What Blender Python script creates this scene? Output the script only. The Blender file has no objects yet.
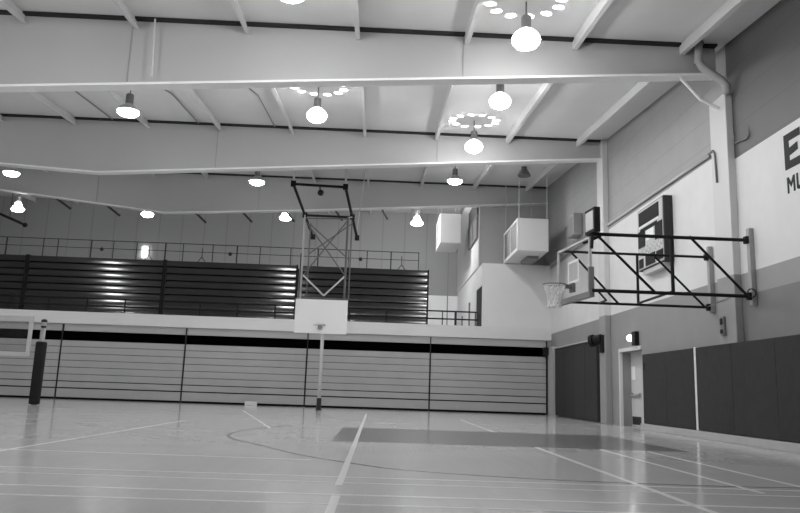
import bpy, bmesh, math, random
from mathutils import Vector, Matrix
random.seed(4)
S = bpy.context.scene
COL = S.collection
PI = math.pi

# ------------------------------------------------------------------ materials
def nodes(name):
    m = bpy.data.materials.new(name); m.use_nodes = True
    nt = m.node_tree
    return m, nt, nt.nodes['Principled BSDF']

def grey(name, v, rough=0.6, var=0.06, scale=3.0, metal=0.0, coat=0.0, bump=0.0):
    """plain grey paint with a little procedural unevenness"""
    m, nt, b = nodes(name)
    n = nt.nodes.new('ShaderNodeTexNoise'); n.inputs['Scale'].default_value = scale
    n.inputs['Detail'].default_value = 4
    tc = nt.nodes.new('ShaderNodeTexCoord')
    nt.links.new(tc.outputs['Object'], n.inputs['Vector'])
    r = nt.nodes.new('ShaderNodeMapRange')
    r.inputs['To Min'].default_value = v * (1 - var); r.inputs['To Max'].default_value = v * (1 + var)
    nt.links.new(n.outputs['Fac'], r.inputs['Value'])
    nt.links.new(r.outputs['Result'], b.inputs['Base Color'])
    b.inputs['Roughness'].default_value = rough
    b.inputs['Metallic'].default_value = metal
    b.inputs['Coat Weight'].default_value = coat
    if v < .06 and rough > .4: b.inputs['Specular IOR Level'].default_value = .2
    if bump:
        bp = nt.nodes.new('ShaderNodeBump'); bp.inputs['Strength'].default_value = bump
        bp.inputs['Distance'].default_value = 0.02
        nt.links.new(n.outputs['Fac'], bp.inputs['Height']); nt.links.new(bp.outputs['Normal'], b.inputs['Normal'])
    return m

def glow(name, strength):
    m = bpy.data.materials.new(name); m.use_nodes = True
    nt = m.node_tree
    b = nt.nodes['Principled BSDF']
    b.inputs['Base Color'].default_value = (.8, .8, .8, 1)
    b.inputs['Emission Color'].default_value = (1, 1, 1, 1)
    b.inputs['Emission Strength'].default_value = strength
    return m

def step(nt, val, thr):
    n = nt.nodes.new('ShaderNodeMath'); n.operation = 'GREATER_THAN'
    nt.links.new(val, n.inputs[0]); n.inputs[1].default_value = thr
    return n.outputs[0]

def mixv(nt, fac, a, b):
    n = nt.nodes.new('ShaderNodeMix'); n.data_type = 'FLOAT'
    nt.links.new(fac, n.inputs[0])
    for i, x in ((2, a), (3, b)):
        if isinstance(x, (int, float)): n.inputs[i].default_value = x
        else: nt.links.new(x, n.inputs[i])
    return n.outputs[0]

def mth(nt, op, a, b=0.0):
    n = nt.nodes.new('ShaderNodeMath'); n.operation = op
    for i, x in ((0, a), (1, b)):
        if isinstance(x, (int, float)): n.inputs[i].default_value = x
        else: nt.links.new(x, n.inputs[i])
    return n.outputs[0]

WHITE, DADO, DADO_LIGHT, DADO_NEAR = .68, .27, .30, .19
def wall_paint():
    """block wall painted in horizontal bands, with faint course joints high up"""
    m, nt, b = nodes('painted_block_wall')
    g = nt.nodes.new('ShaderNodeNewGeometry'); s = nt.nodes.new('ShaderNodeSeparateXYZ')
    nt.links.new(g.outputs['Position'], s.inputs[0])
    y, z = s.outputs['Y'], s.outputs['Z']
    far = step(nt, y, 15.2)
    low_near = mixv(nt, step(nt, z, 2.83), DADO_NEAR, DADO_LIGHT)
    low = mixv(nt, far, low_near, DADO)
    v = mixv(nt, step(nt, z, 3.25), low, WHITE)
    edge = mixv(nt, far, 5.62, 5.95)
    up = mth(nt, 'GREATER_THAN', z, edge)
    v = mixv(nt, up, v, mixv(nt, far, .105, .32))  # near upper band darkened to stand in for weaker light there
    # joints every 0.62 m above 6 m, vertical joints every 2.4 m
    fr = mth(nt, 'FRACT', mth(nt, 'DIVIDE', mth(nt, 'SUBTRACT', z, 5.66), .62))
    j = mth(nt, 'LESS_THAN', fr, .035)
    j = mth(nt, 'MULTIPLY', j, up)
    v = mixv(nt, j, v, mth(nt, 'MULTIPLY', v, .84))
    n = nt.nodes.new('ShaderNodeTexNoise'); n.inputs['Scale'].default_value = 1.7; n.inputs['Detail'].default_value = 6
    nt.links.new(g.outputs['Position'], n.inputs['Vector'])
    r = nt.nodes.new('ShaderNodeMapRange'); r.inputs['To Min'].default_value = .92; r.inputs['To Max'].default_value = 1.08
    nt.links.new(n.outputs['Fac'], r.inputs['Value'])
    v = mth(nt, 'MULTIPLY', v, r.outputs['Result'])
    nt.links.new(v, b.inputs['Base Color'])
    b.inputs['Roughness'].default_value = .55
    return m

def panel_wall(name, v, pitch):
    """sheet wall with vertical seams"""
    m, nt, b = nodes(name)
    g = nt.nodes.new('ShaderNodeNewGeometry'); s = nt.nodes.new('ShaderNodeSeparateXYZ')
    nt.links.new(g.outputs['Position'], s.inputs[0])
    fr = mth(nt, 'FRACT', mth(nt, 'DIVIDE', s.outputs['X'], pitch))
    j = mth(nt, 'LESS_THAN', fr, .05)
    v2 = mixv(nt, step(nt, s.outputs['Z'], 5.9), .85, v)
    nt.links.new(mixv(nt, j, v2, v * .8), b.inputs['Base Color'])
    b.inputs['Roughness'].default_value = .6
    return m

def floor_wood():
    m, nt, b = nodes('varnished_maple_floor')
    tc = nt.nodes.new('ShaderNodeTexCoord')
    mp = nt.nodes.new('ShaderNodeMapping'); mp.inputs['Rotation'].default_value = (0, 0, PI / 2)
    nt.links.new(tc.outputs['Object'], mp.inputs['Vector'])
    br = nt.nodes.new('ShaderNodeTexBrick')
    br.inputs['Color1'].default_value = (.53, .53, .53, 1); br.inputs['Color2'].default_value = (.55, .55, .55, 1)
    br.inputs['Mortar'].default_value = (.515, .515, .515, 1)
    br.inputs['Scale'].default_value = 1.0; br.inputs['Mortar Size'].default_value = .002
    br.inputs['Brick Width'].default_value = 1.1; br.inputs['Row Height'].default_value = .07
    nt.links.new(mp.outputs['Vector'], br.inputs['Vector'])
    nt.links.new(br.outputs['Color'], b.inputs['Base Color'])
    n = nt.nodes.new('ShaderNodeTexNoise'); n.inputs['Scale'].default_value = .8; n.inputs['Detail'].default_value = 5
    nt.links.new(tc.outputs['Object'], n.inputs['Vector'])
    r = nt.nodes.new('ShaderNodeMapRange'); r.inputs['To Min'].default_value = .11; r.inputs['To Max'].default_value = .17
    nt.links.new(n.outputs['Fac'], r.inputs['Value']); nt.links.new(r.outputs['Result'], b.inputs['Roughness'])
    b.inputs['Specular IOR Level'].default_value = .75
    return m

def glass_mat():
    m = bpy.data.materials.new('backboard_glass'); m.use_nodes = True
    nt = m.node_tree; nt.nodes.remove(nt.nodes['Principled BSDF'])
    out = nt.nodes['Material Output']
    t = nt.nodes.new('ShaderNodeBsdfTransparent'); t.inputs[0].default_value = (.92, .92, .92, 1)
    gl = nt.nodes.new('ShaderNodeBsdfGlossy'); gl.inputs['Roughness'].default_value = .05
    mx = nt.nodes.new('ShaderNodeMixShader')
    mx.inputs[0].default_value = .05; nt.links.new(t.outputs[0], mx.inputs[1]); nt.links.new(gl.outputs[0], mx.inputs[2])
    nt.links.new(mx.outputs[0], out.inputs['Surface'])
    return m

M = dict(
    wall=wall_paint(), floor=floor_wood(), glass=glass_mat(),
    deck=grey('roof_deck_paint', .70, .7, .05, 1.2),
    beam=grey('beam_paint', .46, .5, .05, .8),
    beam_dark=grey('flange_gap_shadow', .03, .7),  # near-black colour stands in for the shadow gap under the deck
    flange=grey('lit_flange_tone', .86, .45, .04),  # lighter than the web, imitating light bounced up from the floor
    purlin=grey('purlin_paint', .64, .5, .04),
    seam=grey('web_seam', .34, .6),
    white=grey('white_paint', .72, .5, .04, 1.5),
    fascia=grey('white_fascia', .70, .5, .04, .7),
    strip=grey('grey_fascia', .42, .55, .05, .7),
    backpanel=panel_wall('alcove_sheet_wall', .30, 1.22),
    alcove=grey('alcove_wall', .62, .6, .06, .6),
    upperwall=grey('upper_grey_wall', .40, .6, .06, .6),
    black=grey('black_paint', .012, .6),
    dark=grey('dark_metal', .03, .45),
    cavity=grey('cavity_shade', .008, .9),  # near-black colour stands in for shade in the gap over the bleachers
    bleach_low=grey('grey_bleacher_board', .40, .45, .10, 1.5),
    bleach_up=grey('dark_glossy_bleacher_board', .020, .17, .10, 2.0),
    bleach_gap=grey('bleacher_gap', .006, .9),
    mat=grey('dark_vinyl_pad', .034, .65, .25, 6.0, bump=.25),
    pad_roll=grey('black_vinyl_pad', .012, .6),
    concrete=grey('concrete_curb', .42, .7, .10, 4),
    steel=grey('galvanised_steel', .34, .45, .10, 5, metal=.2),
    pale_steel=grey('pale_painted_steel', .52, .45),
    midgrey=grey('mid_grey_metal', .20, .5), tower=grey('basket_tower_steel', .10, .5),
    drain=grey('drain_pipe_paint', .42, .5),
    door=grey('door_paint', .60, .45, .03),
    frame=grey('door_frame_paint', .66, .45),
    line_white=grey('white_floor_paint', .74, .2, .05),
    line_dark=grey('dark_floor_paint', .17, .2, .05),
    key=grey('grey_key_paint', .13, .2, .06, 2),
    score_body=grey('scoreboard_grey', .30, .5), score_face=grey('scoreboard_face', .48, .5, .05),
    score_dark=grey('scoreboard_panel', .012, .7), score_case=grey('scoreboard_case', .04, .6), score_pale=grey('scoreboard_marks', .62, .6), score_white=grey('scoreboard_white', .80, .5),
    net=grey('white_net', .75, .8), rim=grey('rim_paint', .13, .4), rim_pale=grey('rim_bracket', .10, .4),
    board=grey('white_backboard', .84, .4, .02), grille=grey('grille_mesh', .20, .6),
    housing=grey('lamp_housing', .16, .5), lampcone=grey('lamp_reflector', .55, .35, metal=.3),
    unlit=grey('unlit_lamp', .14, .4), paper=grey('paper_notice', .92, .7),
    lens=glow('lamp_lens', 105.0), lens_far=glow('lamp_lens_balcony', 45.0), lens_strong=glow('bright_lamp_lens', 150.0), crown=glow('glowing_lamp_crown', 2.5), signal=glow('lit_lens_and_glare', 6.0),
)

# ------------------------------------------------------------------ mesh helpers
class MB:
    def __init__(self): self.bm = bmesh.new()
    def box(self, x0, x1, y0, y1, z0, z1):
        vs = [self.bm.verts.new(p) for p in ((x0,y0,z0),(x1,y0,z0),(x1,y1,z0),(x0,y1,z0),(x0,y0,z1),(x1,y0,z1),(x1,y1,z1),(x0,y1,z1))]
        for f in ((0,3,2,1),(4,5,6,7),(0,1,5,4),(1,2,6,5),(2,3,7,6),(3,0,4,7)):
            self.bm.faces.new([vs[i] for i in f])
        return self
    def hexa(self, pts):
        vs = [self.bm.verts.new(p) for p in pts]
        for f in ((0,3,2,1),(4,5,6,7),(0,1,5,4),(1,2,6,5),(2,3,7,6),(3,0,4,7)):
            self.bm.faces.new([vs[i] for i in f])
        return self
    def prism(self, poly, axis, a, b):
        """extrude a polygon of (u,v) along axis from a to b; axis Y: (x,z), X: (y,z), Z: (x,y)"""
        def P(u, v, w):
            return (u, w, v) if axis == 'Y' else (w, u, v) if axis == 'X' else (u, v, w)
        A = [self.bm.verts.new(P(u, v, a)) for u, v in poly]; B = [self.bm.verts.new(P(u, v, b)) for u, v in poly]
        n = len(poly)
        self.bm.faces.new(A); self.bm.faces.new(B[::-1])
        for i in range(n): self.bm.faces.new((A[i], B[i], B[(i+1) % n], A[(i+1) % n]))
        return self
    def tube(self, pts, r, seg=8):
        pts = [Vector(p) for p in pts]; rings = []
        n = len(pts)
        ref = None
        for i, p in enumerate(pts):
            d = (pts[min(i+1, n-1)] - pts[max(i-1, 0)]).normalized()
            if ref is None:
                ref = Vector((0,0,1)) if abs(d.z) < .9 else Vector((1,0,0))
            a = d.cross(ref).normalized(); b = d.cross(a).normalized()
            rings.append([self.bm.verts.new(p + r*(math.cos(2*PI*k/seg)*a + math.sin(2*PI*k/seg)*b)) for k in range(seg)])
        for i in range(n-1):
            for k in range(seg):
                self.bm.faces.new((rings[i][k], rings[i][(k+1)%seg], rings[i+1][(k+1)%seg], rings[i+1][k]))
        self.bm.faces.new(rings[0][::-1]); self.bm.faces.new(rings[-1])
        return self
    def ring(self, c, R, r, axis='Z', seg=28, s2=8):
        c = Vector(c); vs = []
        for i in range(seg):
            t = 2*PI*i/seg
            u = Vector((math.cos(t), math.sin(t), 0)) if axis == 'Z' else Vector((math.cos(t), 0, math.sin(t)))
            w = Vector((0,0,1)) if axis == 'Z' else Vector((0,1,0))
            vs.append([self.bm.verts.new(c + u*(R + r*math.cos(2*PI*k/s2)) + w*r*math.sin(2*PI*k/s2)) for k in range(s2)])
        for i in range(seg):
            for k in range(s2):
                self.bm.faces.new((vs[i][k], vs[(i+1)%seg][k], vs[(i+1)%seg][(k+1)%s2], vs[i][(k+1)%s2]))
        return self
    def lathe(self, prof, c=(0,0,0), seg=24):
        c = Vector(c); rings = []
        for r, z in prof:
            if r < 1e-5: rings.append([self.bm.verts.new(c + Vector((0,0,z)))])
            else: rings.append([self.bm.verts.new(c + Vector((r*math.cos(2*PI*k/seg), r*math.sin(2*PI*k/seg), z))) for k in range(seg)])
        for a, b in zip(rings, rings[1:]):
            for k in range(seg):
                k2 = (k+1) % seg
                if len(a) == 1 and len(b) == 1: continue
                if len(a) == 1: self.bm.faces.new((a[0], b[k2], b[k]))
                elif len(b) == 1: self.bm.faces.new((a[k], a[k2], b[0]))
                else: self.bm.faces.new((a[k], a[k2], b[k2], b[k]))
        return self
    def ball(self, c, r): return self.lathe([(r*math.sin(PI*i/10), -r*math.cos(PI*i/10)) for i in range(11)], c, 16)
    def build(self, name, mat, parent=None, smooth=False, bevel=0.0, loc=None):
        bmesh.ops.recalc_face_normals(self.bm, faces=self.bm.faces[:])
        me = bpy.data.meshes.new(name); self.bm.to_mesh(me); self.bm.free()
        me.materials.append(mat)
        if smooth:
            for p in me.polygons: p.use_smooth = True
        o = bpy.data.objects.new(name, me); COL.objects.link(o)
        if loc is not None: o.location = loc
        if parent is not None:
            o.parent = parent
            o.matrix_parent_inverse = Matrix.Translation(parent.location).inverted() if loc is None else Matrix()
        if bevel:
            b = o.modifiers.new('bevel', 'BEVEL'); b.width = bevel; b.segments = 2; b.limit_method = 'ANGLE'
        return o

def tag(o, label, cat, group=None):
    o['label'] = label; o['category'] = cat
    if group: o['group'] = group
    return o
def thing(name, label, cat, loc=(0,0,0), group=None):
    o = bpy.data.objects.new(name, None); COL.objects.link(o); o.location = loc
    o.empty_display_size = .2
    return tag(o, label, cat, group)
def struct(o):
    o['kind'] = 'structure'; return o
def clone(o, parent=None, mat=None):
    c = o.copy(); COL.objects.link(c); c.parent = parent
    for ch in list(o.children): clone(ch, c)
    return c
ORD = ['first','second','third','fourth','fifth','sixth','seventh','eighth','ninth','tenth','eleventh','twelfth','thirteenth']

M['bleach_up'].node_tree.nodes['Principled BSDF'].inputs['Specular IOR Level'].default_value = .8
XR = 7.1                                  # inner face of the right wall
XL = -25.0
YF = (15.3, 24.0, 32.8)                   # planes of the three roof beams
YB = 42.3                                 # back wall of the balcony
def roof(y): return 8.2 + .0835*(y - 15.3)

# ------------------------------------------------------------------ the room
fl = struct(MB().box(XL, 7.8, -6, 33.4, -.1, 0).build('floor', M['floor']))
def quadline(mb, p, q, w, z0=0.0, z1=.0016):
    p = Vector((p[0], p[1], 0)); q = Vector((q[0], q[1], 0)); d = (q-p).normalized(); n = Vector((-d.y, d.x, 0))*w/2
    if abs(d.y) > .7: z1 += .0006
    P = [p-n, q-n, q+n, p+n]
    mb.hexa([(v.x, v.y, z0) for v in P] + [(v.x, v.y, z1) for v in P])
mb = MB().box(-.65, 4.9, 12.4, 16.7, 0, .0008); mb.build('painted_key', M['key'], fl)
mb = MB()
quadline(mb, (-.28, 26.0), (-.28, 6.85), .065); quadline(mb, (-.27, 6.2), (-.27, 3.5), .065)
quadline(mb, (2.5, 23.4), (2.5, 16.7), .05); quadline(mb, (2.5, 12.35), (2.49, 3.5), .06)
quadline(mb, (3.5, 12.35), (3.5, 7.2), .05); quadline(mb, (4.19, 12.2), (4.19, 6.0), .05)
quadline(mb, (-4.09, 17.5), (-4.09, 7.6), .045)
quadline(mb, (-4.25, 25.8), (-2.0, 15.5), .05)
quadline(mb, (-9, 9.45), (-.7, 9.1), .045)
for y, w in ((7.46, .045), (7.02, .04), (6.24, .06), (5.74, .045)):
    quadline(mb, (-12, y + .12), (-2, y + .02), w); quadline(mb, (-2, y + .02), (6.9, y), w)
mb.build('white_court_lines', M['line_white'], fl)
arc = [(-1.75,16.9),(-2.14,15.4),(-2.36,14.2),(-2.33,13.0),(-2.05,12.0),(-1.55,11.05),(-.87,9.7),(-.25,8.86),(.28,8.3),(1.24,7.9),(2.17,7.72),(3.3,7.66),(4.4,7.75)]
mb = MB()
def smooth_path(P, n=6):
    out = []
    for i in range(len(P)-1):
        p0, p1, p2, p3 = [Vector((*P[max(0, min(len(P)-1, i+k))], 0)) for k in (-1,0,1,2)]
        for j in range(n):
            t = j/n
            out.append(.5*((2*p1) + (p2-p0)*t + (2*p0-5*p1+4*p2-p3)*t*t + (3*p1-p0-3*p2+p3)*t**3))
    out.append(Vector((*P[-1], 0))); return out
sp = smooth_path(arc)
for a, b in zip(sp, sp[1:]): quadline(mb, (a.x, a.y), (b.x, b.y), .06, 0, .0012)
mb.build('dark_court_arc', M['line_dark'], fl)

# right wall with the door recess
mb = MB()
DY0, DY1, DZ = 20.95, 22.75, 2.08
mb.box(XR, 7.5, -6, DY0, 0, 11); mb.box(XR, 7.5, DY1, YB + .4, 0, 11); mb.box(XR, 7.5, DY0, DY1, DZ, 11)
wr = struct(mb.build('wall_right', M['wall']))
struct(MB().box(XL - .3, XL, -6, YB + .4, 0, 11).build('wall_left', M['alcove']))
struct(MB().box(XL, 7.5, -6.3, -6, 0, 11).build('wall_rear', M['alcove']))
struct(MB().box(XL, 7.1, YB, YB + .3, 2.9, 11).build('wall_back_upper', M['backpanel']))
struct(MB().box(XL, 7.1, 33.3, 33.5, 0, 2.95).build('wall_back_lower', M['cavity']))
struct(MB().box(XL, 7.1, 32.2, YB, 2.95, 3.15).build('floor_balcony', M['concrete']))
struct(MB().box(XL, 7.1, 32.0, 32.2, 2.98, 3.46).build('trim_1', M['fascia']))
struct(MB().box(XL, 7.1, 32.08, 32.2, 2.69, 2.975).build('trim_2', M['strip']))
mb = MB().hexa([(XL, -6, roof(-6)), (7.5, -6, roof(-6)), (7.5, YB + .4, roof(YB + .4)), (XL, YB + .4, roof(YB + .4)),
           (XL, -6, roof(-6) + .2), (7.5, -6, roof(-6) + .2), (7.5, YB + .4, roof(YB + .4) + .2), (XL, YB + .4, roof(YB + .4) + .2)])
struct(mb.build('ceiling', M['deck']))
# low room on the balcony at the right end, and the wall over it
mb = MB().box(4.25, 7.1, 32.2, 32.26, 3.15, 6.05)
mb.box(4.25, 4.40, 34.2, YB, 3.15, 6.05); mb.box(4.25, 4.40, 32.26, 34.2, 5.2, 6.05)
mb.box(4.25, 7.1, 32.2, YB, 6.05, 6.12)
struct(mb.build('wall_balcony_room', M['white']))
struct(MB().box(4.2, 7.1, 33.0, 33.15, 6.12, roof(33) - .02).build('wall_upper_front', M['upperwall']))
struct(MB().box(4.2, 4.32, 33.15, YB, 6.12, 10.1).build('wall_upper_side', M['alcove']))
struct(MB().box(4.16, 4.2, 32.93, 33.0, 6.12, 8.9).build('trim_3', M['white']))
struct(MB().box(6.93, 7.1, 30.95, 31.9, 0, 2.69).build('trim_4', M['strip']))
# dark doorway of the balcony room
d = struct(MB().box(4.27, 4.32, 32.26, 34.2, 3.15, 5.2).build('door_2', M['black']))
# curb under the wall pads
struct(MB().box(6.90, 7.1, -6, DY0 - .3, 0, .155).build('baseboard_right', M['concrete'], bevel=.01))

# door in the recess
d1 = struct(MB().box(7.37, 7.42, DY0, DY0 + .88, 0.01, DZ).build('door_1', M['door']))
leaf = MB().box(7.37, 7.42, DY0 + .90, DY1, .01, DZ).build('door_leaf', M['door'], d1)
MB().box(7.355, 7.37, 22.38, 22.66, 1.30, 1.68).build('window_pane', M['paper'], leaf)
MB().box(7.362, 7.37, 21.95, 22.70, .06, .28).build('kick_plate', M['dark'], leaf)
pb = MB().box(7.30, 7.345, 21.9, 22.66, .84, .90)
pb.box(7.33, 7.37, 21.92, 21.99, .82, .93); pb.box(7.33, 7.37, 22.58, 22.65, .82, .93)
pb.build('push_bar', M['steel'], leaf)
mb = MB().box(7.04, 7.12, DY1 - .02, DY1 + .1, 0, DZ + .1); mb.box(7.04, 7.12, DY0 - .02, DY1 - .02, DZ, DZ + .1)
mb.build('door_frame', M['frame'], d1)

# pilasters
def pil_mat():
    m, nt, b = nodes('pilaster_paint')
    g = nt.nodes.new('ShaderNodeNewGeometry'); s = nt.nodes.new('ShaderNodeSeparateXYZ')
    nt.links.new(g.outputs['Position'], s.inputs[0])
    nt.links.new(mixv(nt, step(nt, s.outputs['Z'], 3.25), .30, .60), b.inputs['Base Color'])
    b.inputs['Roughness'].default_value = .5
    return m
PM = pil_mat()
struct(MB().box(6.95, XR, 15.0, 15.78, .16, 7.05).build('pillar_near', PM, bevel=.015))
struct(MB().box(6.92, XR, 23.75, 24.40, 0, 8.9).build('pillar_far', PM, bevel=.015))

# lettering painted on the right wall (u runs towards the camera, v up)
def letters(mb, polys, y0, z0, s):
    for poly in polys:
        mb.prism([(y0 - u*s, z0 + v*s) for u, v in poly], 'X', XR - .006, XR)
mb = MB()
R = lambda a, b, c, d: [(a, c), (b, c), (b, d), (a, d)]
letters(mb, [R(0,.26,0,1), R(.26,.85,0,.22), R(.26,.85,.78,1), [(.26,.36),(.70,.42),(.70,.64),(.26,.58)]], 13.10, 4.83, .64)
mb.build('wall_letter_large', M['black'], wr)
mb = MB()
letters(mb, [R(0,.2,0,1), R(.7,.9,0,1), [(.2,1),(.2,.66),(.45,.32),(.45,.62)], [(.7,1),(.7,.66),(.45,.32),(.45,.62)]], 13.07, 4.40, .29)
letters(mb, [R(0,.2,.1,1), R(.6,.8,.1,1), [(0,.1),(.12,0),(.68,0),(.8,.1),(.8,.2),(0,.2)]], 12.76, 4.40, .29)
mb.build('wall_lettering', M['black'], wr)

# ------------------------------------------------------------------ roof steel
BN = ['nearest the camera', 'second from the camera', 'third from the camera above the balcony edge']
BOT = [[(-20, 7.25), (-9.1, 6.46), (6.92, 7.52)], [(XL, 7.95), (-8.98, 7.15), (6.92, 8.28)], [(XL, 9.45), (-9.27, 7.84), (-3.5, 8.18), (7.1, 8.93)]]
STF = [(-5.35, 1.55), (-5.35, 1.65), (-12.2, -5.35)]
for i, y in enumerate(YF):
    t = thing('roof_beam', f'deep tapered pale steel roof beam, {BN[i]}', 'beam', (0, y, roof(y)), 'tapered roof beams')
    P = BOT[i]; top = roof(y) - .06
    xr = P[-1][0]
    MB().prism(P + [(xr, top), (P[0][0], top)], 'Y', y - .012, y + .012).build('web', M['beam'], t)
    MB().box(P[0][0], xr, y - .15, y + .15, top + .005, top + .045).build('top_flange', M['beam_dark'], t)
    mb = MB()
    for a, b in zip(P, P[1:]):
        mb.hexa([(a[0], y-.16, a[1]-.03), (b[0], y-.16, b[1]-.03), (b[0], y+.16, b[1]-.03), (a[0], y+.16, a[1]-.03),
                 (a[0], y-.16, a[1]+.02), (b[0], y-.16, b[1]+.02), (b[0], y+.16, b[1]+.02), (a[0], y+.16, a[1]+.02)])
    mb.build('bottom_flange', M['flange'], t)
    for x in STF[i]:
        zb = next(a[1] + (b[1]-a[1])*(x-a[0])/(b[0]-a[0]) for a, b in zip(P, P[1:]) if a[0] <= x <= b[0])
        MB().box(x - .012, x + .012, y - .03, y - .012, zb + .02, top - .03).build('stiffener', M['seam'], t)
    if i == 2:
        for x, zb in ((-13.9, 8.30), (-11.75, 8.08), (-8.0, 7.93), (-6.0, 8.04), (-4.15, 8.14), (-2.05, 8.28), (-.05, 8.42)):
            MB().tube([(x, y + .1, zb), (x + .25, y + 1.0, zb - .22)], .05, 6).build('brace_rod', M['dark'], t)
    if i == 0:
        mb = MB(); mb.tube([(6.15, y - .02, 7.44), (6.56, y - .02, 6.98), (6.93, y - .02, 6.80)], .035, 8)
        mb.build('knee_brace', M['flange'], t)
        MB().tube([(-4.85, y - .2, top - .02), (-4.80, y - .2, 6.86)], .02, 6).build('pipe', M['purlin'], t)

bays = [(6.6, YF[0]-.02, -8.0, 'before the nearest roof beam', 'purlins of the nearest bay'),
        (YF[0]+.02, YF[1]-.02, -12.2, 'between nearest and second beams', 'purlins of the middle bay'),
        (YF[1]+.02, YF[2]-.02, -17.0, 'between second and third beams', 'purlins of the far bay'),
        (YF[2]+.02, YB-.01, -19.0, 'above the balcony', 'purlins above the balcony')]
for y0, y1, xmin, where, grp in bays:
    k = 0; x = 6.2
    while x > xmin:
        mb = MB()
        def seg(xa, xb, da, db):
            mb.hexa([(xa,y0,roof(y0)-da),(xb,y0,roof(y0)-da),(xb,y1,roof(y1)-da),(xa,y1,roof(y1)-da),
                     (xa,y0,roof(y0)-db),(xb,y0,roof(y0)-db),(xb,y1,roof(y1)-db),(xa,y1,roof(y1)-db)])
        seg(x-.048, x+.048, .24, .225); seg(x-.048, x-.034, .225, 0.004)
        if y0 < 30 or x < 3.9:
            tag(mb.build('roof_purlin', M['purlin']), f'pale roof purlin {where}, {ORD[k]} from right wall', 'purlin', grp)
        else: mb.bm.free()
        k += 1; x -= 2.29

# thin conduits along the roof deck in the middle bay
for i, (x, n) in enumerate(((-6.6, 'between the third and fourth'), (-4.35, 'left of the lamp hanging mid'), (-1.9, 'x'))):
    if i == 2: break
    xs = (-9.0, -6.3)[i]; nm = ('leftmost', 'second from left')[i]
    P = [(xs, 15.5, roof(15.5)-.05), (xs, 19.2, roof(19.2)-.05), (xs+.35, 20.6, roof(20.6)-.05), (xs+.35, 23.8, roof(23.8)-.05)]
    tag(MB().tube(P, .018, 6).build('ceiling_conduit', M['midgrey']), f'thin dark kinked conduit under the roof deck, {nm} in the middle bay', 'conduit', 'conduits under the roof deck')
P = [(-3.9+0, 15.5, roof(15.5)-.05), (-3.9, 18.8, roof(18.8)-.05), (-3.55, 20.4, roof(20.4)-.05), (-3.55, 23.8, roof(23.8)-.05)]
tag(MB().tube(P, .018, 6).build('ceiling_conduit', M['midgrey']), 'thin dark kinked conduit under the roof deck, rightmost in the middle bay', 'conduit', 'conduits under the roof deck')

# drain pipe in the corner
mb = MB().tube([(6.46, 15.02, roof(14.9) - .01), (6.45, 15.02, 7.70), (6.50, 15.02, 7.60), (6.88, 14.92, 7.25), (6.95, 14.90, 7.15), (6.96, 14.90, 6.98)], .085, 14)
dr = tag(mb.build('drain_pipe', M['drain'], smooth=True), 'grey drain pipe elbowing from the roof deck to the corner pilaster', 'pipe')
MB().lathe([(.10, 0), (.10, .05), (.0, .05)], (6.452, 15.02, 7.66), 14).build('coupling', M['drain'], dr)
MB().lathe([(.11, 0), (.11, .06), (.0, .06)], (6.46, 15.02, roof(15.1) - .10), 14).build('collar', M['midgrey'], dr)

# conduit along the right wall
mb = MB().tube([(7.06, 15.85, 6.03), (7.06, 31.9, 6.12)], .035, 8)
tag(mb.build('wall_conduit', M['pale_steel'], smooth=True), 'long pale conduit running level along the right wall above the scoreboard', 'conduit')
mb = MB().tube([(7.05, 15.95, 5.90), (6.92, 15.84, 5.98), (6.92, 15.62, 5.98), (6.925, 15.55, 5.90), (6.925, 15.50, 5.25)], .022, 8)
tag(mb.build('conduit_drop', M['midgrey'], smooth=True), 'thin dark conduit bending down the face of the near pilaster', 'conduit')
mb = MB().tube([(7.07, 14.9, 5.92), (7.07, 14.4, 5.86), (7.07, 14.3, 5.90), (7.07, 14.3, 6.12)], .018, 8)
tag(mb.build('conduit_stub', M['midgrey'], smooth=True), 'short bent conduit on the upper wall just right of near pilaster', 'conduit')

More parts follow.
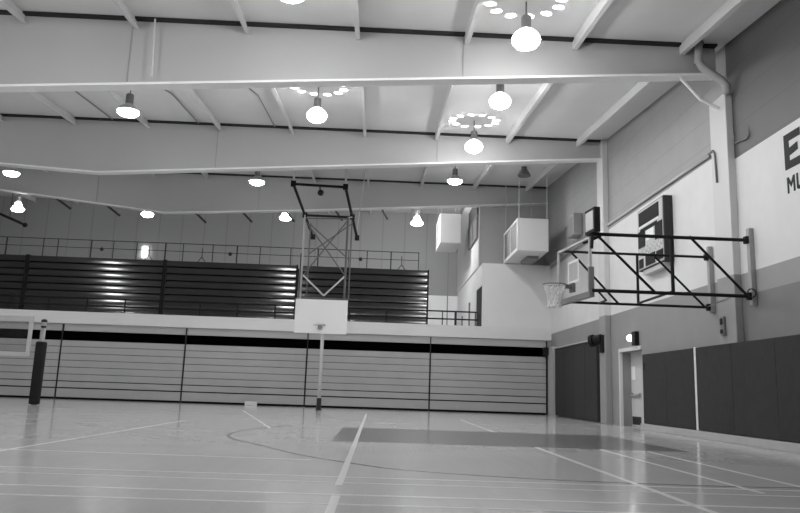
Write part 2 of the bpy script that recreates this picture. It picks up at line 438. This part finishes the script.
# ------------------------------------------------------------------ lamps
RSP = []
def make_lamp(x, y, z, label, kind='flat', rods=True, ring=False, group='lit high-bay lamps', name='high_bay_lamp', strong=False):
    """z is the middle of the glowing lens"""
    t = thing(name, label, 'lamp', (x, y, z), group)
    zt = roof(y)
    lit = kind != 'unlit'
    if kind == 'flat':
        lens = [(0, -.09), (.12, -.085), (.21, -.06), (.265, -.01), (.275, .04)]; cone = [(.28, .035), (.275, .075), (.20, .16), (.10, .23), (.085, .25)]; h0 = .25
    elif kind == 'bloomed':
        lens = [(0, -.15), (.12, -.135), (.20, -.095), (.25, -.03), (.26, .04)]; cone = [(.265, .03), (.265, .08), (.22, .15), (.15, .21), (.10, .24), (.085, .25)]; h0 = .25  # deeper bowl swells the lens to imitate its bloom
    elif kind == 'bell':
        lens = [(0, -.11), (.16, -.10), (.26, -.05), (.28, .02), (.22, .09), (.15, .18), (.12, .30)]; cone = [(.125, .295), (.10, .36), (.07, .38)]; h0 = .38
    else:
        lens = [(0, .02), (.24, .0)]; cone = [(.25, -.01), (.24, .05), (.15, .20), (.08, .30)]; h0 = .30
    MB().lathe(lens, (x,y,z)).build('lens', M['lens_strong' if strong else 'lens' if kind != 'bell' else 'lens_far'] if lit else M['unlit'], t, smooth=True)
    MB().lathe(cone, (x,y,z)).build('reflector', M['crown' if kind in ('bloomed', 'bell') else 'lampcone'] if lit else M['unlit'], t, smooth=True)
    MB().lathe([(0, h0 + .26), (.085, h0 + .26), (.10, h0 + .23), (.10, h0), (0, h0)], (x,y,z), 16).build('ballast_housing', M['housing'], t)
    MB().tube([(x, y, z + h0 + .25), (x, y, zt)], .016, 6).build('hanger', M['housing'], t)
    if ring:      # light escaping through the twelve holes in the crown of the reflector
        H = zt - (z + .25)
        for k in range(12):
            a = 2*PI*(k + .5)/12
            l = bpy.data.lights.new('reflector_hole_light', 'SPOT'); l.energy = 420; l.spot_size = math.radians(15.0); l.spot_blend = .12; l.shadow_soft_size = .006
            o = bpy.data.objects.new('reflector_hole_light', l); COL.objects.link(o)
            src = Vector((.30*math.cos(a), .30*math.sin(a), .20)); dst = Vector((.66*math.cos(a), .66*math.sin(a), zt - z))
            o.location = Vector((x,y,z)) + src
            o.rotation_euler = (dst - src).to_track_quat('-Z', 'Y').to_euler()
            o.parent = t; o.matrix_parent_inverse = Matrix.Translation(t.location).inverted()
    return t
HG = None
make_lamp(2.54, 13.5, 7.25, 'brightest lit high-bay lamp, hanging lowest before the nearest roof beam', 'bloomed', ring=True)
make_lamp(-1.72, 12.4, 7.42, 'lit lamp whose glow just shows at the top edge of the photo', 'bloomed')
make_lamp(-1.83, 19.5, 7.72, 'lit globe lamp under a half ring of light spots, left of the middle', 'bloomed', ring=True)
make_lamp(2.75, 18.0, 7.76, 'lit globe lamp tucked right under the nearest roof beam flange', 'bloomed')
make_lamp(2.62, 22.2, 7.93, 'lit globe lamp under a full ring of light spots', 'bloomed', ring=True)
make_lamp(-6.7, 19.5, 7.60, 'lit disc lamp under the nearest beam at upper left', 'flat')
make_lamp(-13.73, 28.3, 8.12, 'lit disc lamp at the far left edge under the second roof beam', 'flat')
make_lamp(-4.73, 28.3, 8.17, 'lit disc lamp left of the ceiling-hung basket frame', 'flat')
make_lamp(2.65, 28.3, 8.52, 'lit disc lamp right of the ceiling-hung basket frame', 'flat')
make_lamp(5.32, 28.6, 8.95, 'unlit dark bell lamp above the hanging air unit', 'unlit', group='unlit lamps', name='unlit_lamp')
for x, z, n in ((-16.95, 8.42, 'leftmost of the four lamps above the upper bleachers'), (-10.98, 8.42, 'second from left of the four lamps above the upper bleachers'),
             (-4.56, 8.52, 'third from left of the four lamps above the upper bleachers'), (1.62, 8.52, 'rightmost of the four lamps above the upper bleachers')):
    make_lamp(x, 36.0, z, 'lit bell lamp, ' + n, 'bell', strong=x > 0)
for x, y in ((-15.5, 19.5), (-6.7, 11.0), (-15.5, 11.0), (-1.8, 5.5), (-8.5, 5.5), (-16, 5.5)):  # unseen lamps added to even out the hall lighting
    make_lamp(x, y, roof(y) - .85, 'unseen high-bay lamp added to even the light, like the ones in view', 'bloomed', group='lamps out of view')

# ------------------------------------------------------------------ lower bleachers
XJ = [-17.55, -12.65, -7.73, -2.84, 2.15, 7.05]
LBL = ['folded grey floor bleacher section behind the padded pole, left edge', 'folded grey floor bleacher section right of the padded pole',
       'folded grey floor bleacher section left of the pale post under the far basket', 'folded grey floor bleacher section right of the far basket post', 'folded grey floor bleacher section at the right, beside the dark folding pad']
ZR = [.06, .44, .71, .98, 1.25, 1.52, 1.79, 2.06, 2.31]
for i in range(5):
    x0, x1 = XJ[i], XJ[i+1]
    xe = x1 if i < 4 else 6.9
    t = thing('folded_bleacher', LBL[i], 'bleachers', ((x0+xe)/2, 32.5, 0), 'folded bleachers on the gym floor')
    MB().box(x0 + .03, xe - .03, 32.06, 33.2, 0, 2.29).build('understructure', M['bleach_gap'], t)
    for a, b in zip(ZR, ZR[1:]):
        g = .016 if a > .5 else .045
        MB().box(x0 + .03, xe - .03, 32.0, 32.06, a + g/2, b - g/2).build('riser_board', M['bleach_low'], t, bevel=.008)
    MB().box(xe - .02, xe + .02, 31.985, 32.07, 0, 2.95).build('end_post', M['dark'], t)
# box at the end of the gap
tag(MB().box(6.72, 6.92, 31.70, 31.98, 2.36, 2.68).build('black_box', M['black'], bevel=.01), 'black box at the right end of the dark gap over the floor bleachers', 'box')
wb = MB().box(-5.12, -4.66, 31.55, 31.75, 0, .15)
tag(wb.build('white_box', M['white'], bevel=.012), 'small white box on the floor against the far floor bleachers', 'box')

# ------------------------------------------------------------------ upper bleachers
XU = [(-19.3, -15.35), (-15.27, -9.44), (-9.36, -3.66), (-3.5, 2.1)]
ULB = ['dark folded balcony bleacher section at the left edge', 'dark folded balcony bleacher section with one bright glare streak in its middle',
       'dark folded balcony bleacher section with a bright glare streak at its right end', 'dark folded balcony bleacher section behind the ceiling-hung basket frame']
def bowed(mb, x0, x1, y, z0, z1):
    """a board with a rolled face that leans back a little towards its top"""
    n = 7; prof = []
    for k in range(n + 1):
        a = math.radians(4 + 12*k/n)
        prof.append((a, z0 + (z1 - z0)*k/n))
    yy = y; pts = [(y, z0)]
    for k in range(n):
        am = (prof[k][0] + prof[k+1][0])/2
        yy += (prof[k+1][1] - prof[k][1])*math.tan(am)
        pts.append((yy, prof[k+1][1]))
    poly = pts + [(y + .12, z1), (y + .12, z0)]
    mb.prism(poly, 'X', x0, x1)
for i, (x0, x1) in enumerate(XU):
    t = thing('balcony_bleacher', ULB[i], 'bleachers', ((x0+x1)/2, 34.5, 3.15), 'folded bleachers on the balcony')
    MB().box(x0 + .03, x1 - .03, 34.10, 35.2, 3.15, 6.0).build('understructure', M['bleach_gap'], t)
    for k in range(9):
        z0 = 3.30 + .302*k
        mb = MB(); bowed(mb, x0 + .04, x1 - .04, 34.0, z0 + .03, z0 + .275)
        o = mb.build('seat_board', M['bleach_up'], t)
        for p in o.data.polygons:
            if abs(p.normal.x) < .5: p.use_smooth = True
        o.data.set_sharp_from_angle(angle=math.radians(30))
    for xx in (x0, x1):
        MB().box(xx - .03, xx + .03, 33.97, 34.15, 3.15, 6.02).build('end_frame', M['black'], t)
# front rail along the balcony edge
t = thing('balcony_railing', 'low dark pipe railing along the front edge of the balcony', 'railing', (0, 32.4, 3.15))
for z in (4.06, 3.74):
    MB().tube([(-19, 32.36, z), (4.13, 32.36, z)], .034, 6).build('rail', M['black'], t)
x = -18.05; k = 0
while x < 1.5:
    MB().tube([(x, 32.36, 3.15), (x, 32.36, 4.06)], .035, 6).build('post', M['black'], t); x += 1.53
for x, r in ((2.63, .022), (3.18, .05), (4.0, .022)):
    MB().tube([(x, 32.36, 3.15), (x, 32.36, 4.08)], r, 8).build('post', M['dark'], t)
# rear guard rail above the bleachers
t = thing('rear_guardrail', 'tall thin wire-like guardrail showing above the balcony bleachers', 'railing', (0, 35.5, 3.15))
for z in (7.02, 6.66):
    MB().tube([(-19, 35.5, z), (1.75, 35.5, z)], .02 if z > 7 else .016, 6).build('rail', M['dark'], t)
for i, x in enumerate((-18.4,-17.0,-15.35,-14.7,-13.2,-12.2,-11.15,-9.85,-9.05,-7.7,-6.6,-5.55,-4.15,-2.9,-1.5,-.65,.45,1.72)):
    MB().tube([(x, 35.5, 3.15), (x, 35.5, 7.02)], (.022, .032, .02)[i % 3], 6).build('post', M['dark'], t)
for x in (-10.6, .95, -8.2):
    mb = MB(); mb.tube([(x, 35.6, 6.85), (x, 35.6, 6.45), (x - .3, 35.6, 6.05)], .02, 6); mb.tube([(x, 35.6, 6.45), (x + .3, 35.6, 6.05)], .02, 6)
    mb.tube([(x - .3, 35.6, 6.05), (x - .3, 35.5, 5.9)], .02, 6); mb.tube([(x + .3, 35.6, 6.05), (x + .3, 35.5, 5.9)], .02, 6)
    mb.tube([(x, 35.6, 6.66), (x, 35.5, 6.66)], .02, 6)
    mb.build('brace', M['dark'], t)
for x in (-18.0, -12.7, -6.9, -.95):
    MB().ball((x, 35.46, 6.62), .09).build('clamp', M['dark'], t)
tag(MB().box(-12.95, -12.70, 42.18, YB, 7.38, 7.95).build('glare_block', M['signal']), 'small glowing block imitating lamp glare behind the rear guardrail', 'light')  # glowing block stands in for lamp glare on a conduit
mb = MB().tube([(-17.2, 34.2, 7.95), (-15.7, 34.2, 7.36)], .06, 8)
rd = thing('hanging_rod', 'dark slanted rod with a knob hanging at the left edge above the balcony', 'rod', (-15.7, 34.2, 7.36))
mb.build('rod', M['black'], rd); MB().ball((-15.7, 34.2, 7.36), .11).build('knob', M['black'], rd)
MB().tube([(-16.4, 34.2, 7.64), (-16.4, 34.2, roof(34.2))], .012, 6).build('hanger', M['dark'], rd)

# doors seen edge-on in the long side wall of the balcony room
for i, (y, h) in enumerate(((36.3, 4.9), (39.4, 4.55))):
    tag(MB().tube([(4.20, y, 3.15), (4.20, y, h)], .04, 8).build('standpipe', M['midgrey']),
        ('nearer', 'farther')[i] + ' thin grey standpipe against the balcony room side wall', 'pipe', 'standpipes by the balcony room')

# ------------------------------------------------------------------ hanging air units
def air_unit(x0, x1, y0, y1, z0, z1, label):
    t = thing('hanging_air_unit', label, 'air unit', ((x0+x1)/2, (y0+y1)/2, z0), 'hanging air units')
    MB().box(x0 + .05, x1, y0, y1, z0, z1).build('housing', M['white'], t, bevel=.02)
    g = MB().box(x0 + .02, x0 + .05, y0 + .1, y1 - .1, z0 + .1, z1 - .1).build('grille', M['grille'], t)
    mb = MB().box(x0, x0 + .05, y0, y1, z0, z0 + .13); mb.box(x0, x0 + .05, y0, y1, z1 - .1, z1); mb.box(x0, x0 + .05, y0, y0 + .16, z0 + .13, z1 - .1)
    mb.box(x0, x0 + .05, y1 - .16, y1, z0 + .13, z1 - .1); mb.box(x0, x0 + .05, (y0+y1)/2 - .04, (y0+y1)/2 + .04, z0 + .13, z1 - .1)
    mb.build('grille_frame', M['white'], g)
    for x in (x0 + .07, x1 - .05):
        for y in (y0 + .05, y1 - .1):
            MB().tube([(x, y, z1 - .01), (x, y, roof(y))], .016, 6).build('hanger_rod', M['pale_steel'], t)
    return t
u = air_unit(5.16, 6.36, 29.1, 32.4, 6.15, 7.42, 'large white hanging air unit with a framed grille, left of the side basket')
MB().box(5.75, 6.2, 30.2, 31.6, 6.03, 6.16).build('duct_outlet', M['midgrey'], u)
u = air_unit(2.72, 3.70, 36.0, 38.6, 7.65, 9.05, 'smaller white hanging air unit deep in the balcony, above its railing')
# louvre on the alcove side wall
t = thing('wall_louvre', 'dark louvre in a grey frame on the wall beside deep air unit', 'louvre', (4.16, 34.9, 7.5))
MB().box(4.12, 4.195, 33.3, 36.5, 8.45, 9.2).build('dark_panel', M['dark'], t)
mb = MB()
for k in range(8): mb.box(4.13, 4.195, 33.4, 36.4, 7.52 + .11*k, 7.57 + .11*k)
mb.build('slats', M['midgrey'], t)
mb = MB().box(4.11, 4.198, 33.3, 36.5, 7.42, 7.5); mb.box(4.11, 4.198, 33.3, 36.5, 8.38, 8.46); mb.box(4.11, 4.198, 33.3, 33.4, 7.5, 8.4); mb.box(4.11, 4.198, 36.4, 36.5, 7.5, 8.4); mb.box(4.11, 4.198, 34.85, 34.95, 7.5, 8.4)
mb.build('louvre_frame', M['tower'], t)
tag(MB().box(6.75, 7.095, 26.9, 27.7, 6.4, 7.2).build('wall_loudspeaker', M['steel'], bevel=.03), 'grey boxy loudspeaker high on the right wall behind the shot clock', 'loudspeaker')

# ------------------------------------------------------------------ far basket hung from the roof
t = thing('ceiling_basket', 'white rectangular basketball backboard hung from a tall braced steel frame', 'basketball hoop', (-2.08, 28, 9.2))
b = MB().box(-2.99, -1.13, 27.96, 28.0, 2.66, 3.87).build('backboard', M['board'], t, bevel=.008)
MB().ring((-2.07, 27.60, 2.93), .22, .012).build('rim', M['pale_steel'], t, smooth=True)
mb = MB().box(-2.14, -2.0, 27.80, 27.96, 2.83, 2.97); mb.box(-2.24, -1.90, 27.90, 27.96, 2.96, 2.99)
mb.build('rim_bracket', M['midgrey'], t)
yt = 28.15
def mast(x, y, z0, z1, r, m): MB().tube([(x, y, z0), (x, y, z1)], r, 8).build('upright', m, t)
mast(-2.86, yt, 3.3, 6.90, .035, M['steel']); mast(-2.67, yt + .35, 3.95, 6.75, .025, M['tower'])
mast(-1.28, yt, 3.3, 6.95, .04, M['tower']); mast(-1.14, yt + .35, 3.95, 6.9, .025, M['tower'])
mast(-2.95, yt + .35, 3.95, 5.6, .025, M['dark'])
def bar(a, b_, r=.022, m='tower', n='brace'): MB().tube([a, b_], r, 8).build(n, M[m], t)
bar((-2.86, yt, 6.86), (-1.28, yt, 6.90), .025, n='crossbar')
bar((-2.95, yt + .35, 3.97), (-1.14, yt + .35, 3.97), .03, n='crossbar')
bar((-2.86, yt, 6.80), (-1.28, yt, 4.78)); bar((-1.28, yt, 6.85), (-2.80, yt, 4.75))
bar((-2.80, yt, 4.75), (-2.02, yt, 4.03), .03, 'pale_steel'); bar((-1.28, yt, 4.78), (-2.02, yt, 4.03), .03, 'pale_steel')
bar((-2.67, yt + .35, 6.7), (-1.14, yt + .35, 5.4)); bar((-1.14, yt + .35, 6.8), (-2.67, yt + .35, 5.6))
bar((-2.86, yt, 3.6), (-2.86, 27.99, 3.6), .03); bar((-1.28, yt, 3.6), (-1.28, 27.99, 3.6), .03)
for x in (-2.86, -1.28):
    bar((x, yt, 4.0), (x, yt + .35, 3.97), .022)
# sloping black top frame
TL, TR = Vector((-3.22, 27.0, 7.84)), Vector((-1.37, 27.0, 7.80)); EL, ER = Vector((-2.76, 30.8, 6.67)), Vector((-1.0, 30.8, 6.70))
f = MB(); f.tube([TL, EL], .055, 8); f.tube([TR, ER], .055, 8)
f.build('slanted_rail', M['black'], t)
MB().tube([TL, TR], .05, 8).build('top_bar', M['black'], t)
k = .56
ML, MR = TL.lerp(EL, k), TR.lerp(ER, k)
MB().tube([ML, MR], .045, 8).build('middle_bar', M['black'], t)
for p in (TL, TR, ML, MR, EL, ER): MB().box(p.x-.09, p.x+.09, p.y-.06, p.y+.06, p.z-.09, p.z+.11).build('clamp', M['black'], t)
mb = MB(); mb.ball((-2.24, 27.0, 7.56), .11); mb.tube([(-2.28, 27.0, 7.82), (-2.26, 27.0, 7.6)], .025, 6)
mb.build('winch', M['black'], t)
for p in (TL, TR): MB().tube([p, (p.x, p.y, roof(27))], .035, 8).build('hanger_pipe', M['pale_steel'], t)
for p, q in ((ML, (-2.86, yt, 6.9)), (MR, (-1.28, yt, 6.95))):
    MB().tube([p, q], .03, 6).build('link', M['midgrey'], t)
MB().tube([(-.73, 29.5, roof(29.5)), (-1.04, 30.7, 6.75)], .018, 6).build('hoist_cable', M['pale_steel'], t)
# floor post below it
t = thing('floor_post', 'thin pale post with a dark foot standing under the far white backboard', 'post', (-1.99, 28.25, 0))
MB().tube([(-1.99, 28.25, .3), (-1.99, 28.25, 2.9)], .06, 12).build('post', M['pale_steel'], t, smooth=True)
MB().lathe([(0, 0), (.11, 0), (.11, .03), (.085, .05), (.085, .42), (0, .42)], (-1.99, 28.25, 0), 14).build('foot', M['dark'], t)

# ------------------------------------------------------------------ side basket on its wall frame
t = thing('wall_basket', 'glass basketball backboard with white net on a black pipe wall frame', 'basketball hoop', (7.05, 15.4, 2.6))
NE, FE = Vector((3.97, 14.5, 0)), Vector((3.77, 16.3, 0))      # near and far ends of the board
U = (FE - NE).normalized(); N = Vector((-U.y, U.x, 0))          # N points at the court
if N.x > 0: N = -N
L = (FE - NE).length
def bd(mb, u0, u1, z0, z1, n0, n1):
    P = []
    for z in (z0, z1):
        for (u, n) in ((u0, n0), (u1, n0), (u1, n1), (u0, n1)):
            v = NE + U*u + N*n; P.append((v.x, v.y, z))
    mb.hexa(P); return mb
Z0, Z1 = 2.68, 3.79
glass = bd(MB(), .03, L - .03, Z0 + .03, Z1 - .03, -.006, .006).build('glass', M['glass'], t)
mb = MB()
bd(mb, 0, L, Z1 - .035, Z1, -.025, .025); bd(mb, 0, L, Z0, Z0 + .05, -.025, .025); bd(mb, 0, .04, Z0, Z1, -.025, .025); bd(mb, L - .04, L, Z0, Z1, -.025, .025)
mb.build('board_frame', M['pale_steel'], t)
mb = MB(); bd(mb, -.03, L*.98, Z0 - .05, Z0 + .06, -.045, .045); bd(mb, -.045, .02, Z0 - .05, Z0 + .52, -.05, .05)
mb.build('edge_padding', M['midgrey'], t)
mb = MB(); c0, c1, s0, s1 = L/2 - .30, L/2 + .30, Z0 + .33, Z0 + .79
for a in ((c0, c1, s0, s0 + .05), (c0, c1, s1 - .05, s1), (c0, c0 + .05, s0, s1), (c1 - .05, c1, s0, s1)): bd(mb, *a, .006, .010)
mb.build('target_square', M['white'], glass)
RC = NE + U*(L/2) + N*.40; RC.z = 2.96
rim = MB().ring(RC, .228, .012).build('rim', M['rim'], t, smooth=True)
mb = MB(); bd(mb, L/2 - .10, L/2 + .10, 2.82, 3.0, .0, .06); bd(mb, L/2 - .07, L/2 + .07, 2.90, 2.965, .06, .18)
mb.build('rim_bracket', M['rim'], t)
# net: knotted diamond cords
mb = MB(); NS = 12
def netp(k, lev):
    rr = (.225, .19, .155, .13, .125, .14)[lev]; zz = RC.z - (.0, .09, .19, .29, .38, .46)[lev]
    a = 2*PI*(k + .5*(lev % 2))/NS
    return (RC.x + rr*math.cos(a), RC.y + rr*math.sin(a), zz)
for lev in range(5):
    for k in range(NS):
        s = lev % 2
        mb.tube([netp(k, lev), netp(k, lev + 1)], .011, 5); mb.tube([netp(k, lev), netp(k + (1 if s else -1), lev + 1)], .011, 5)
mb.build('net', M['net'], rim)
def pipe(P, r=.034, n='pipe'): MB().tube(P, r, 10).build(n, M['black'], t, smooth=False)
YN, YFA = 14.45, 16.3
pipe([(4.0, YN, 3.83), (7.0, YN, 3.83)]); pipe([(3.98, YN, 2.75), (7.0, YN, 2.75)])
pipe([(3.8, YFA, 3.81), (7.0, YFA, 3.81)], .028); pipe([(3.78, YFA, 2.73), (7.0, YFA, 2.73)], .028)
pipe([(5.52, YN, 3.83), (5.52, YN, 2.75)], n='upright'); pipe([(5.47, YFA, 3.81), (5.47, YFA, 2.73)], .028, 'upright')
pipe([(4.10, YN, 3.80), (5.18, YN, 2.75)], .026, 'diagonal'); pipe([(5.87, YN, 3.86), (6.92, YN, 2.78)], .026, 'diagonal')
pipe([(4.05, YFA, 3.80), (5.05, YFA, 2.73)], .024, 'diagonal'); pipe([(5.85, YFA, 3.78), (6.88, YFA, 2.75)], .024, 'diagonal')
pipe([(5.47, YFA, 2.76), (5.50, YN, 2.78)], .024, 'cross_brace'); pipe([(4.12, YN + .03, 2.72), (4.55, 15.5, 2.70), (4.6, YFA, 2.72)], .02, 'cross_brace')
pipe([(4.15, YN, 3.80), (3.95, 14.9, 3.74)], .03, 'cross_brace'); pipe([(4.0, YN, 3.83), (3.98, YN, 3.55)], .03, 'upright')
for y, z in ((YN, 3.83), (YN, 2.75), (YFA, 3.81), (YFA, 2.73)):
    MB().box(6.93, 7.03, y - .055, y + .055, z - .07, z + .07).build('hinge', M['black'], t, bevel=.01)
for y, z0, z1 in ((YN, 2.58, 4.06), (YFA, 2.62, 4.04)):
    MB().box(7.0, 7.095, y - .06, y + .06, z0, z1).build('wall_post', M['steel'], t, bevel=.008)
mb = MB(); mb.ring((6.98, YN - .09, 2.80), .08, .012, 'Y', 16, 6)
mb.build('chain_ring', M['dark'], t)
MB().tube([(6.95, 16.25, 2.74), (6.93, 15.4, 2.80), (7.0, 14.5, 2.86)], .008, 5).build('stay_cable', M['midgrey'], t)
# shot clock on the near top corner
sc_ = thing('shot_clock', 'black-framed shot clock standing on the glass backboard near corner', 'shot clock', (4.0, 14.8, 3.79))
mb = MB(); bd(mb, -.27, .22, 3.84, 4.32, -.10, .02); mb.build('case', M['black'], sc_, bevel=.01)
mb = MB(); bd(mb, -.22, .16, 3.90, 4.26, .02, .03); mb.build('face', M['score_face'], sc_)
mb = MB(); bd(mb, .02, .20, 3.78, 3.86, -.08, -.02); mb.build('stand', M['black'], sc_)

# ------------------------------------------------------------------ scoreboard
t = thing('scoreboard', 'grey wall scoreboard with dark display panels behind the side basket pipes', 'scoreboard', (6.97, 19.4, 4.1))
MB().box(6.87, 7.098, 18.42, 20.35, 4.08, 5.72).build('case', M['score_case'], t, bevel=.012)
MB().box(6.855, 6.872, 18.47, 20.32, 4.11, 5.69).build('face', M['score_face'], t)
MB().box(6.90, 7.098, 18.6, 20.1, 3.96, 4.08).build('base_tray', M['score_face'], t)
def pan(y0, y1, z0, z1, n='display_panel', m='score_dark'):
    return MB().box(6.842, 6.857, y0, y1, z0, z1).build(n, M[m], t)
pan(18.72, 20.20, 5.27, 5.63); pan(18.72, 20.20, 5.20, 5.25, 'white_strip', 'score_white'); pan(18.85, 20.1, 5.08, 5.17)
pan(18.5, 19.0, 4.70, 5.12); pan(19.75, 20.27, 4.68, 5.12); pan(19.1, 19.65, 4.80, 5.06, 'white_panel', 'score_white')
pan(19.92, 20.25, 4.14, 4.38); pan(19.05, 19.75, 4.14, 4.42); pan(18.5, 18.95, 4.16, 4.40)
for i in range(26):
    y = 18.5 + .067*i; z = (4.64, 4.50, 4.56, 4.45)[i % 4]
    MB().box(6.846, 6.857, y, y + (.03, .05, .04)[i % 3], z, z + (.03, .05)[i % 2]).build('indicator', M['score_body'], t)
for i in range(14):
    y = 18.52 + .12*i; z = (4.46, 4.60, 4.53)[i % 3]
    MB().box(6.845, 6.857, y, y + .06, z, z + .035).build('caption_mark', M['score_pale'], t)

# ------------------------------------------------------------------ wall pads
def pad(y0, y1, label):
    t = tag(MB().box(6.93, 7.095, y0 + .002, y1 - .002, .165, 1.915).build('wall_pad', M['mat'], bevel=.008), label, 'wall pad', 'dark wall pads')
    return t
pad(18.78, 20.45, 'dark vinyl wall pad beside the recessed door')
MB().box(6.923, 6.931, 20.28, 20.40, 1.50, 1.70).build('tag', M['black'], bpy.data.objects['wall_pad'])
pad(17.11, 18.78, 'dark vinyl wall pad just left of the white wall strip')
pad(15.25, 16.98, 'dark vinyl wall pad just right of the white wall strip, under the far hoop post')
pad(13.53, 15.25, 'dark vinyl wall pad below the near pilaster and hoop post')
pad(11.8, 13.53, 'dark vinyl wall pad cut by the right edge of the photo')
tag(MB().box(6.94, 7.095, 16.985, 17.105, .16, 1.93).build('white_strip', M['white']), 'narrow white upright strip between two dark wall pads', 'strip')
# big folding pad at the far end of the wall
t = thing('folding_pad', 'tall dark folding wall pad between the floor bleachers and far pilaster', 'wall pad', (7.05, 28, 0))
for k in range(4):
    MB().box(6.98, 7.09, 24.95 + 1.475*k, 24.95 + 1.475*(k+1) - .01, .03, 2.56).build('panel', M['mat'], t, bevel=.015)
MB().box(6.95, 7.095, 24.9, 30.9, 2.58, 2.62).build('head_rail', M['pale_steel'], t)

# small wall fittings
t = thing('wall_spotlight', 'black spotlight on a bracket at the far pilaster, above the folding pad', 'spotlight', (6.9, 24.0, 2.5))
mb = MB(); mb.tube([(6.70, 24.20, 2.50), (6.90, 24.0, 2.55)], .15, 14); mb.build('body', M['black'], t, bevel=.03)
MB().tube([(6.62, 24.28, 2.48), (6.70, 24.20, 2.50)], .19, 14).build('hood', M['black'], t)
MB().box(6.84, 6.925, 23.85, 24.1, 2.12, 2.66).build('bracket', M['black'], t, bevel=.01)
t = thing('alarm_light', 'small black alarm box with a bright lens above the recessed door', 'alarm light', (7.05, 21.5, 2.35))
MB().box(6.97, 7.095, 21.15, 21.42, 2.20, 2.58).build('box', M['black'], t, bevel=.01)
MB().ball((6.99, 21.62, 2.42), .09).build('lens', M['signal'], t, smooth=True)
MB().box(7.0, 7.095, 21.42, 21.72, 2.36, 2.48).build('mount', M['midgrey'], t)
t = thing('control_box', 'narrow dark control box on the near pilaster between the hoop posts', 'control box', (6.9, 15.55, 2.1))
MB().box(6.89, 6.95, 15.44, 15.60, 2.08, 2.46).build('box', M['midgrey'], t, bevel=.01)
mb = MB().box(6.875, 6.892, 15.47, 15.57, 2.30, 2.42); mb.box(6.875, 6.892, 15.47, 15.57, 2.12, 2.2); mb.build('buttons', M['black'], t)

# ------------------------------------------------------------------ padded pole at the left and the board beyond it
t = thing('padded_pole', 'volleyball net pole in a black pad standing at the left', 'pole', (-10.065, 24, 0))
MB().tube([(-10.065, 24, 0), (-10.065, 24, 2.46)], .075, 14).build('pole', M['steel'], t, smooth=True)
MB().box(-10.20, -9.93, 23.87, 24.13, .02, 1.86).build('pad', M['pad_roll'], t, bevel=.05)
MB().lathe([(0, 2.44), (.085, 2.44), (.085, 2.50), (.05, 2.53), (0, 2.53)], (-10.065, 24, 0), 14).build('cap', M['dark'], t)
MB().tube([(-10.1, 23.92, 2.3), (-9.96, 23.92, 2.3)], .03, 8).build('hook', M['dark'], t)
t = thing('rolling_backboard', 'white-framed clear backboard, lowered, cut by the left edge beside padded pole', 'basketball hoop', (-11.75, 25, 0))
g = MB().box(-12.60, -10.92, 24.99, 25.0, 1.55, 2.62).build('glass', M['glass'], t)
mb = MB().box(-12.66, -10.82, 24.97, 25.03, 1.44, 1.57); mb.box(-12.66, -10.82, 24.97, 25.03, 2.60, 2.68); mb.box(-10.93, -10.82, 24.97, 25.03, 1.57, 2.60); mb.box(-12.66, -12.55, 24.97, 25.03, 1.57, 2.60)
mb.build('board_frame', M['pale_steel'], t)
mb = MB().box(-12.62, -12.48, 25.03, 25.2, .25, 2.3); mb.box(-13.6, -12.48, 25.03, 26.6, .08, .25)
mb.build('stand', M['midgrey'], t)
for x in (-13.4, -12.6):
    for y in (25.2, 26.4): MB().lathe([(0, 0), (.05, 0), (.05, .08), (0, .08)], (x, y, 0), 10).build('caster', M['dark'], t)

# ------------------------------------------------------------------ camera and view
F, CX, CY, H = 781.0, 406.0, 232.0, .8
vY = Vector((376 - CX, 389 - CY, F)).normalized()
vX = Vector((1, .04, -(vY.x + .04*vY.y)/vY.z)).normalized()
vZ = vX.cross(vY)
right = Vector((vX.x, vY.x, vZ.x)); down = Vector((vX.y, vY.y, vZ.y)); fwd = Vector((vX.z, vY.z, vZ.z))
cam = bpy.data.cameras.new('camera'); co = bpy.data.objects.new('camera', cam); COL.objects.link(co)
up = -down; back = -fwd
co.matrix_world = Matrix(((right.x, up.x, back.x, 0), (right.y, up.y, back.y, 0), (right.z, up.z, back.z, H), (0, 0, 0, 1)))
cam.sensor_width = 36; cam.lens = 36*F/800; cam.shift_x = -(CX - 400)/800; cam.shift_y = (CY - 256.5)/800
cam.clip_end = 200
S.camera = co
w = bpy.data.worlds.new('world'); S.world = w; w.use_nodes = True
w.node_tree.nodes['Background'].inputs[0].default_value = (0, 0, 0, 1)
S.view_settings.view_transform = 'Standard'; S.view_settings.look = 'None'; S.view_settings.gamma = 1
S.view_settings.use_curve_mapping = False
S.view_settings.exposure = 0.52
S.cycles.use_denoising = True
S.cycles.max_bounces = 10; S.cycles.diffuse_bounces = 6
S.cycles.sample_clamp_indirect = 8
